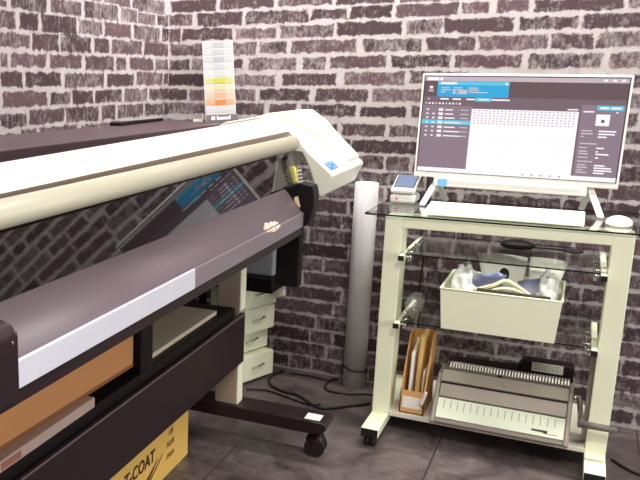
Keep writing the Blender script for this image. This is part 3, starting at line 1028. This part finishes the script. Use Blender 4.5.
m = MB(); m.box(-.415, .022, MY - .004, MY + .03, .772, .800, bevel=.004)
sb = pc.part('speaker_bar', rolled(m), WHITE)
m = MB()
for k in range(74):
    for j in range(2):
        x = -.395 + k * .0054 + j * .0027
        m.cyl((x, MY - .0046, .7905 - j * .005), (x, MY - .0036, .7905 - j * .005), .0011, n=6)
o = pc.sub('speaker_hole', rolled(m), mat('hole_grey', (150, 148, 136), 0.6), sb); o['kind'] = 'stuff'
m = MB(); m.box(-.402, -.374, MY - .0052, MY - .004, .774, .799)
lb = pc.sub('label_sticker', rolled(m), [mat('sky_blue_sticker', (120, 186, 226), 0.5)], sb, 'sky blue sticker on the speaker bar')
for sg, xa, xf, xr in ((-1, -.410, -.441, -.392), (1, .028, .063, .012)):
    m = MB()
    n = 8
    def bar(p, q, w, t):
        p, q = Vector(p), Vector(q)
        d = (q - p).normalized()
        side = Vector((1, 0, 0)); side = (side - d * side.dot(d)).normalized()
        nn = d.cross(side).normalized()
        vs = []
        for c in (p, q):
            for a, b in ((-1, -1), (1, -1), (1, 1), (-1, 1)):
                vs.append(c + side * a * w + nn * b * t)
        m.faces_from(vs, [(3, 2, 1, 0), (4, 5, 6, 7), (0, 1, 5, 4), (1, 2, 6, 5), (2, 3, 7, 6), (3, 0, 4, 7)])
    bar((xa, MY + .022, .792), (xf, -.205, .7165), .0085, .0035)
    bar((xa, MY + .022, .792), (xr, -.05, .7165), .0085, .0035)
    m.ball((xf, -.205, .7165), .0095, .009, .004, 14, 8); m.ball((xr, -.05, .7165), .0095, .009, .004, 14, 8)
    pc.part('stand_foot', m, WHITE)

# keyboard
kb = Thing('keyboard', 'slim white keyboard in front of the screen on the glass top', 'keyboard', (-.19, -.33, .712))
tilt = R(6.5)
def kbt(mb):
    mb.rot(tilt, 'X', (0, -.402, .7125))
    return mb
m = MB(); m.box(-.406, .022, -.402, -.262, .7135, .7225, bevel=.003); kb.part('case', kbt(m), WHITE)
m = MB()
for r_, y in enumerate((-.281, -.300, -.319, -.338, -.357, -.376)):
    x = -.398
    row = [.0175] * 23
    if r_ == 5:
        row = [.022, .0175, .022, .105, .022, .0175, .0175, .022, .0175, .0175, .0175, .036, .0175, .0175]
    for w in row:
        if x + w > .016:
            break
        m.box(x, x + w - .002, y - .008, y + .008, .7225, .7245, bevel=.0007, seg=1)
        x += w + .0008
o = kb.part('key', kbt(m), mat('key_white', (240, 239, 230), 0.5, var=.01)); o['kind'] = 'stuff'
for x in (-.39, .008):
    m = MB(); m.box(x - .012, x + .012, -.285, -.275, .7118, .728, bevel=.002); kb.part('riser_foot', m, WHITE)

# mouse
m = MB(); m.ball((0, 0, 0), .034, .048, .021, 32, 18, flat=-.004)
bmesh.ops.translate(m.bm, verts=m.bm.verts, vec=(.108, -.298, .716))
ms = single('computer_mouse', m, WHITE, 'rounded white mouse on the glass top right of the keyboard', 'mouse', (.108, -.298, .712))
m = MB(); m.tube([(0, .046, .011), (0, .032, .0195), (0, .010, .0243)], .0022, n=8)
for v in m.bm.verts:
    v.co.z -= .0015
m.build('scroll_groove', STEEL, ms)

# desktop device with slanted display
dv = Thing('desktop_meter', 'small white desktop device with a slanted blue-grey display beside the computer', 'device', (-.508, -.15, .712))
m = MB(); m.box(-.549, -.468, -.19, -.09, .7125, .7425, bevel=.010, seg=3); bd = dv.part('base', m, WHITE)
for x, c in ((-.526, REDLED), (-.489, GREENLED)):
    m = MB(); m.cyl((x, -.1895, .728), (x, -.1912, .728), .0035 if c is REDLED else .002, n=14); dv.sub('indicator', m, c, bd)
sl = math.atan2(.042, .115)
def slant(mb):
    return mb.rot(sl, 'X', (-.508, -.192, .748))
m = MB(); m.box(-.547, -.470, -.192, -.070, .744, .7585, bevel=.005, seg=3); hd = dv.part('display_head', slant(m), WHITE)
m = MB(); m.box(-.539, -.478, -.170, -.078, .7585, .7595); dp = dv.sub('display', slant(m), [DISPLAY], hd, 'blue-grey display')
m = MB()
for a, b, c, d in ((-.5415, -.4755, -.1725, -.170), (-.5415, -.4755, -.078, -.0755), (-.5415, -.539, -.170, -.078), (-.478, -.4755, -.170, -.078)):
    m.box(a, b, c, d, .7584, .7602)
dv.sub('display_frame', slant(m), DEEP, hd)

# ------------------------------------------------------------------ white bin on the glass shelf and what it holds
wb = Thing('storage_box', 'open white plastic box full of packets on the middle glass shelf', 'box', (-.167, -.345, .3855))
def tuck(mb, x0, x1, y0, y1, z0):
    """keep a soft packet inside the box walls and off its bottom"""
    for v in mb.bm.verts:
        v.co.z = max(v.co.z, z0)
        if v.co.z < .513:
            v.co.x = min(max(v.co.x, x0), x1)
            v.co.y = min(max(v.co.y, y0), y1)
    return mb


def ring(x0, x1, y0, y1, z): return [(x0, y0, z), (x1, y0, z), (x1, y1, z), (x0, y1, z)]
m = MB()
o_b, o_t = ring(-.318, -.016, -.470, -.215, .3858), ring(-.328, -.007, -.477, -.205, .510)
i_t, i_b = ring(-.324, -.011, -.473, -.209, .510), ring(-.314, -.020, -.466, -.219, .390)
m.faces_from(o_b + o_t + i_t + i_b, [(3, 2, 1, 0)] + [(k, (k + 1) % 4, 4 + (k + 1) % 4, 4 + k) for k in range(4)] + [(4 + k, 4 + (k + 1) % 4, 8 + (k + 1) % 4, 8 + k) for k in range(4)] + [(8 + k, 8 + (k + 1) % 4, 12 + (k + 1) % 4, 12 + k) for k in range(4)] + [(12, 13, 14, 15)])
wb.part('body', m, CREAM)
m = MB()
m.tube(ring(-.328, -.007, -.477, -.205, .510) + ring(-.328, -.007, -.477, -.205, .510)[:1], .0028, n=8, sub=0)
wb.part('rim', m, CREAM)
m = MB(); m.ball((-.268, -.395, .480), .048, .062, .088, 40, 26, warp=.22, freq=9, seed=2); tuck(m, -.311, -.20, -.462, -.345, .393)
single('plastic_bag', m, BAGM, 'crumpled milky bag in the left end of the white box', 'bag', (-.262, -.345, .40), 'milky bags in the white box')
m = MB(); m.ball((-.050, -.385, .482), .036, .070, .088, 40, 26, warp=.20, freq=10, seed=7); tuck(m, -.115, -.024, -.455, -.31, .393)
single('plastic_bag', m, BAGM, 'crumpled milky bag in the right end of the white box', 'bag', (-.052, -.330, .40), 'milky bags in the white box')
m = MB(); m.sheet((-.205, -.395, .47), (-.120, -.385, .47), (-.115, -.235, .5780), (-.258, -.252, .5820), 10, 10, bow=.008, thick=.0012, rough=.0015)
single('paper_sheet', m, PAPER, 'pale sheet of paper sticking up from the back of the white box', 'paper', (-.16, -.28, .40), 'paper sheets in the white box')
m = MB(); m.sheet((-.105, -.302, .47), (-.035, -.300, .47), (-.004, -.205, .5720), (-.110, -.215, .5780), 10, 10, bow=.006, thick=.0012, rough=.002, seed=4)
single('paper_sheet', m, PAPER, 'second pale sheet behind the right half of the white box', 'paper', (-.08, -.24, .40), 'paper sheets in the white box')
m = MB(); m.ball((0, 0, 0), .062, .008, .026, 30, 16, warp=.22, freq=9, seed=5); m.rot(R(-24), 'Y', (0, 0, 0)); bmesh.ops.translate(m.bm, verts=m.bm.verts, vec=(-.215, -.428, .530))
single('foil_packet', m, BLUEFOIL, 'shiny blue foil packet lying in the white box', 'packet', (-.215, -.428, .52))
m = MB(); m.lathe([(.008, -.006), (.017, -.006), (.017, .006), (.008, .006), (.008, -.006)][:4], (0, 0, 0), 28); m.rot(R(82), 'X', (0, 0, 0)); m.rot(R(14), 'Z', (0, 0, 0))
for v in m.bm.verts:
    v.co = Vector((v.co.x * .8, v.co.y, v.co.z * 1.15)) + Vector((-.166, -.408, .556))
single('tape_roll', m, DEEP, 'small black roll of tape amid the packets in the white box', 'tape', (-.166, -.408, .54))
m = MB(); m.sheet((-.122, -.432, .505), (-.048, -.425, .500), (-.066, -.405, .557), (-.128, -.410, .541), 6, 6, thick=.001)
cd = single('photo_card', m, DARKBLUE, 'dark blue printed picture card in the white box', 'card', (-.09, -.42, .51))
m = MB(); m.tube([(-.236, -.436, .508), (-.19, -.444, .528), (-.158, -.440, .545), (-.125, -.446, .533), (-.085, -.450, .508), (-.06, -.448, .496)], .0055, n=10)
m.tube([(-.21, -.448, .506), (-.16, -.452, .524), (-.115, -.450, .518), (-.07, -.454, .498)], .0045, n=10)
single('ribbon', m, CREAMRIB, 'cream ribbon looped over the packets in the white box', 'ribbon', (-.15, -.445, .50))
m = MB(); m.box(-.230, -.038, -.466, -.458, .503, .519, bevel=.0015)
m.rot(R(1.0), 'Y', (-.134, -.46, .51))
single('ruler', m, mat('dark_olive_plastic', (74, 68, 58), 0.4), 'dark flat ruler along the front inside the white box', 'ruler', (-.134, -.462, .505))

# things on the upper glass shelf
m = MB(); m.ball((0, 0, 0), .050, .034, .017, 30, 16, flat=-.010); bmesh.ops.translate(m.bm, verts=m.bm.verts, vec=(-.150, -.20, .6095))
pa = single('power_adapter', m, DEEP, 'oval black adapter on the upper glass shelf under the screen', 'adapter', (-.150, -.20, .5995))
m = MB(); m.tube([(.048, 0, .008), (.09, .012, .006), (.125, .008, .006), (.155, -.012, .006), (.175, .006, .006), (.150, .024, .006), (.128, .002, .007), (.16, -.022, .007), (.178, -.006, .007)], .0042, n=8)
m.build('cord', CABLEM, pa)
m = MB(); m.tube([(-.46, -.009, .80), (-.462, -.009, .70), (-.462, -.05, .60), (-.447, -.06, .506), (-.450, -.06, .405), (-.438, -.06, .346), (-.446, -.055, .25), (-.45, -.045, .0)], .0032, n=8)
single('hanging_cable', m, CABLEM, 'thin black cable hanging down behind the left side of the trolley', 'cable', (-.45, -.045, 0))
m = MB(); m.ball((-.418, -.335, .4165), .026, .088, .030, 36, 22, warp=.30, freq=11, seed=9)
for v in m.bm.verts:
    v.co.z = max(v.co.z, .3905)
single('crumpled_wrap', m, FILM, 'clear crumpled plastic wrap at the left end of the middle glass shelf', 'wrap', (-.418, -.335, .386))

# ------------------------------------------------------------------ magazine file
mf = Thing('magazine_file', 'kraft cardboard magazine file stuffed with papers on the bottom board', 'file', (-.39, -.3, .0758))
fx0, fx1, fy0, fy1, fz = -.427, -.354, -.418, -.250, .0762
t = .003
m = MB(); m.box(fx0, fx1, fy0, fy0 + t, fz, fz + .076); m.box(fx0, fx1, fy1 - t, fy1, fz, fz + .235); m.box(fx0, fx1, fy0, fy1, fz, fz + t)
for x in (fx0, fx1 - t):
    m.prism([(fy0, fz), (fy1, fz), (fy1, fz + .235), (fy1 - .07, fz + .235), (fy0, fz + .076)], x, x + t, axis='x')
fb = mf.part('case', m, KRAFT)
m = MB(); m.box(fx0 + .008, fx1 - .008, fy0 - .0008, fy0, fz + .018, fz + .056); mf.part('label_card', m, PAPER, 'white label card on the front')
m = MB(); m.sheet((-.392, -.385, .085), (-.388, -.262, .085), (-.388, -.262, .318), (-.392, -.345, .316), 8, 8, bow=.003, thick=.012)
single('envelope', m, MANILA, 'manila envelope standing in the kraft magazine file', 'envelope', (-.39, -.29, .085))
m = MB(); m.sheet((-.410, -.392, .085), (-.412, -.262, .085), (-.414, -.262, .285), (-.411, -.365, .262), 8, 8, bow=.003, thick=.008)
single('paper_bundle', m, PAPER, 'white paper bundle standing in the left of the kraft magazine file', 'papers', (-.41, -.3, .085), 'papers in the magazine file')
m = MB(); m.sheet((-.372, -.395, .085), (-.368, -.262, .085), (-.368, -.262, .225), (-.372, -.365, .205), 8, 8, bow=.002, thick=.006, rough=.002)
single('paper_bundle', m, mat('printed_paper', (206, 198, 176), .7, var=.3, scale=120), 'printed leaflets standing in the right of the kraft magazine file', 'papers', (-.37, -.3, .085), 'papers in the magazine file')
m = MB(); m.sheet((-.367, -.4225, .112), (-.358, -.4225, .108), (-.3445, -.428, .160), (-.352, -.428, .164), 4, 6, bow=.002, thick=.001)
single('paper_slip', m, PAPER, 'white paper slip poking out of the front of the magazine file', 'paper', (-.355, -.425, .112))

# ------------------------------------------------------------------ comb binding machine
bx0, bx1 = -.326, .050
BGREY = mat('machine_grey', (132, 124, 112), 0.42, var=.04)
BMID = mat('machine_light_grey', (150, 142, 128), 0.42, var=.04)
bn = Thing('binding_machine', 'silver and cream comb binding machine with a crank on the bottom board', 'binding machine', (-.138, -.312, .0758))
bn.org = Vector((-.138, -.30, .0758))
m = MB(); m.prism([(-.452, .080), (-.458, .088), (-.404, .150), (-.380, .186), (-.350, .203), (-.20, .207), (-.185, .195), (-.185, .080)], bx0 + .012, bx1 - .012, axis='x', bevel=.003)
bn.part('body', m, BGREY)
for x in (bx0, bx1 - .013):
    m = MB(); m.prism([(-.455, .079), (-.463, .088), (-.408, .154), (-.382, .193), (-.352, .211), (-.20, .215), (-.182, .20), (-.182, .079)], x, x + .013, axis='x', bevel=.004)
    bn.part('side_frame', m, BMID)
fp = [Vector((-.4592, .0895)), Vector((-.4068, .1500))]
nd = Vector((-(fp[1] - fp[0]).y, (fp[1] - fp[0]).x)).normalized()
def front(t, h):
    p = fp[0].lerp(fp[1], t) + nd * h
    return p.x, p.y
def fquad(mb, xa, xb, t0, t1, h0, h1, mi=0):
    pr_ = [front(t0, h0), front(t1, h0), front(t1, h1), front(t0, h1)]
    mb.prism(pr_, xa, xb, axis='x', mi=mi)
m = MB(); fquad(m, bx0 + .014, bx1 - .014, .17, .98, 0, .0025)
pn = bn.part('front_panel', m, mat('pale_green_panel', (222, 230, 206), 0.4, var=.02))
for k in range(17):
    x = bx0 + .032 + k * .0190
    m = MB(); fquad(m, x, x + .0022, .56, .90, .0025, .0034)
    bn.sub('slot_mark', m, STEEL, pn)
m = MB(); fquad(m, bx1 - .098, bx1 - .056, .32, .40, .0025, .0031); fquad(m, bx1 - .066, bx1 - .056, .28, .40, .0025, .0031); fquad(m, bx1 - .054, bx1 - .030, .27, .29, .0025, .0031)
bn.sub('maker_lettering', m, mat('dark_print', (66, 62, 56), 0.6), pn)
m = MB(); m.prism([(-.4045, .1525), (-.4105, .1555), (-.3850, .1905), (-.3800, .1875)], bx0 + .014, bx1 - .014, axis='x', bevel=.002)
ub = bn.part('pressing_bar', m, BMID)
m = MB(); m.prism([(-.3838, .1895), (-.3870, .1905), (-.3845, .1940), (-.3815, .1930)], bx0 + .014, bx1 - .014, axis='x')
bn.part('seam', m, DEEP)
m = MB(); m.prism([(-.383, .194), (-.386, .199), (-.352, .224), (-.345, .222), (-.345, .203)], bx0 + .013, bx1 - .013, axis='x', bevel=.0015)
bn.part('top_bar', m, BMID)
m = MB(); m.cyl((-.128, -.3722, .2095), (-.128, -.3745, .2125), .0055, n=18); bn.part('badge', m, STEEL)
m = MB(); m.box(bx0 + .014, bx1 - .014, -.345, -.270, .206, .229, bevel=.003); bed = bn.part('comb_bed', m, mat('comb_bed_grey', (92, 86, 78), .45))
for k in range(40):
    x = bx0 + .030 + k * .0084
    m = MB()
    m.prism([(-.338, .2285), (-.330, .2405), (-.322, .2425), (-.316, .2400), (-.316, .2285)], x, x + .0040, axis='x')
    m.box(x, x + .004, -.300, -.286, .2285, .2330)
    bn.sub('comb_tooth', m, mat('comb_silver', (206, 202, 190), .35, metal=.2), bed)
m = MB(); m.cyl((-.150, -.347, .221), (-.150, -.352, .2235), .0085, n=18); bn.part('knob', m, DEEP)
m = MB(); m.prism([(bx0 + .006, .206), (bx1 - .004, .206), (bx1 - .004, .252), (bx1 - .010, .262), (-.095, .262), (-.115, .230), (bx0 + .016, .226), (bx0 + .006, .220)], -.262, -.205, bevel=.003); cv = bn.part('rear_cover', m, BLACK)
m = MB(); m.box(-.070, .016, -.2632, -.2618, .234, .262); lb = bn.sub('label_sticker', m, PAPER, cv, 'white printed label on the rear cover')
m = MB()
for z, a, b in ((.2555, -.062, .006), (.249, -.064, .010), (.2425, -.062, .008)):
    x = a
    while x < b:
        w = rg.uniform(.004, .011)
        m.box(x, min(x + w, b), -.2638, -.2631, z - .001, z + .001); x += w + .003
# printed lines share the label's own sheet
me_lines = m.build('printed_line', mat('grey_print', (150, 146, 136), 0.7), lb)
for v in me_lines.data.vertices:
    v.co -= bn.org
for x in (bx0 + .02, bx1 - .02):
    for y in (-.405, -.20):
        m = MB(); m.cyl((x, y, .0757), (x, y, .082), .010, n=16); bn.part('rubber_foot', m, RUBBER)
m = MB(); m.tube([(bx1 - .004, -.33, .192), (bx1 + .014, -.33, .192)], .010, n=16, sub=0); m.tube([(bx1 + .014, -.325, .196), (bx1 + .018, -.36, .186), (bx1 + .022, -.42, .172), (bx1 + .022, -.462, .164)], .0075, n=14)
ck = bn.part('crank_arm', m, CHROME)
m = MB(); m.cyl((bx1 + .016, -.463, .164), (bx1 + .108, -.463, .164), .0105, .0095, n=20); m.ball((bx1 + .108, -.463, .164), .006, .0085, .0085, 16, 10)
bn.sub('crank_grip', m, mat('dark_grip', (104, 98, 90), .45), ck)

# ------------------------------------------------------------------ cables on the floor
def cable(pts, r, label, name='floor_cable'):
    m = MB(); m.tube([(x, y, z + r) for x, y, z in pts], r, n=8)
    return single(name, m, CABLEM, label, 'cable', (pts[0][0], pts[0][1], 0), 'black cables on the floor')
cable([(-.93, -.045, .0), (-.95, -.14, .0), (-.92, -.22, .0), (-.853, -.261, .0), (-.80, -.27, .0), (-.70, -.345, .0), (-.614, -.276, .0), (-.56, -.22, .0)], .005, 'thick black cable snaking from the cream drawers to the trolley')
cable([(-.985, -.30, .0), (-.92, -.275, .0), (-.84, -.30, .0), (-.75, -.33, .0), (-.70, -.335, .010)], .0035, 'thin black cable running out from the cream drawers across the floor')
cable([(-.735, -.03, .0), (-.745, -.10, .0), (-.725, -.165, .0), (-.65, -.165, .0), (-.58, -.13, .0), (-.53, -.16, .0)], .0042, 'black cable looped round the foot of the grey tube')
cable([(-.90, -.06, .0), (-.83, -.05, .0), (-.76, -.06, .0), (-.72, -.03, .0)], .0035, 'black cable along the foot of the brick wall behind the tube')
cable([(.17, -.30, .0), (.22, -.36, .0), (.30, -.40, .0), (.42, -.42, .0)], .0042, 'black cable on the floor right of the trolley')

# ------------------------------------------------------------------ light
def area(name, loc, sx, sy, power, col=(1, .96, .92), rot=(0, 0, 0)):
    l = bpy.data.lights.new(name, 'AREA')
    l.shape = 'RECTANGLE'
    l.size, l.size_y = sx, sy
    l.energy = power
    l.color = col
    o = bpy.data.objects.new(name, l)
    o.location = loc
    o.rotation_euler = rot
    COL.objects.link(o)
    return o


area('ceiling_lamp_by_back_wall', (-.1, -.42, 2.44), 2.6, .10, 106, rot=(R(50), 0, 0))
area('ceiling_lamp_by_left_wall', (-1.10, -1.2, 2.44), .10, 1.9, 44, rot=(0, R(52), 0))
area('ceiling_lamp_centre', (.35, -2.7, 2.46), .9, .4, 58)
area('added_window_fill', (WR + .35, (WY0 + WY1) / 2, (WZ0 + WZ1) / 2), 1.8, 2.2, 112, col=(1, .97, .98), rot=(0, R(90), 0))  # added fill outside the unseen window, brightens the printer front
w = bpy.data.worlds.new('room_air')
w.use_nodes = True
w.node_tree.nodes['Background'].inputs[0].default_value = (.9, .82, .84, 1)
w.node_tree.nodes['Background'].inputs[1].default_value = .12
S.world = w

# ------------------------------------------------------------------ camera
cam = bpy.data.cameras.new('camera')
cam.sensor_width = 36.0
cam.lens = 818.6 * 36.0 / 640.0
cam.shift_x = (320 - 117.1) / 640.0
cam.shift_y = (260.64 - 240) / 640.0
cam.clip_start = .05
co = bpy.data.objects.new('camera', cam)
co.location = (0, -3, 1.116)
co.rotation_euler = (R(90 - 12.504), 0, R(29.58))
COL.objects.link(co)
S.camera = co
S.view_settings.view_transform = 'Standard'
S.view_settings.look = 'None'
S.view_settings.exposure = 0.0
S.view_settings.gamma = 1.0
S.view_settings.use_curve_mapping = False
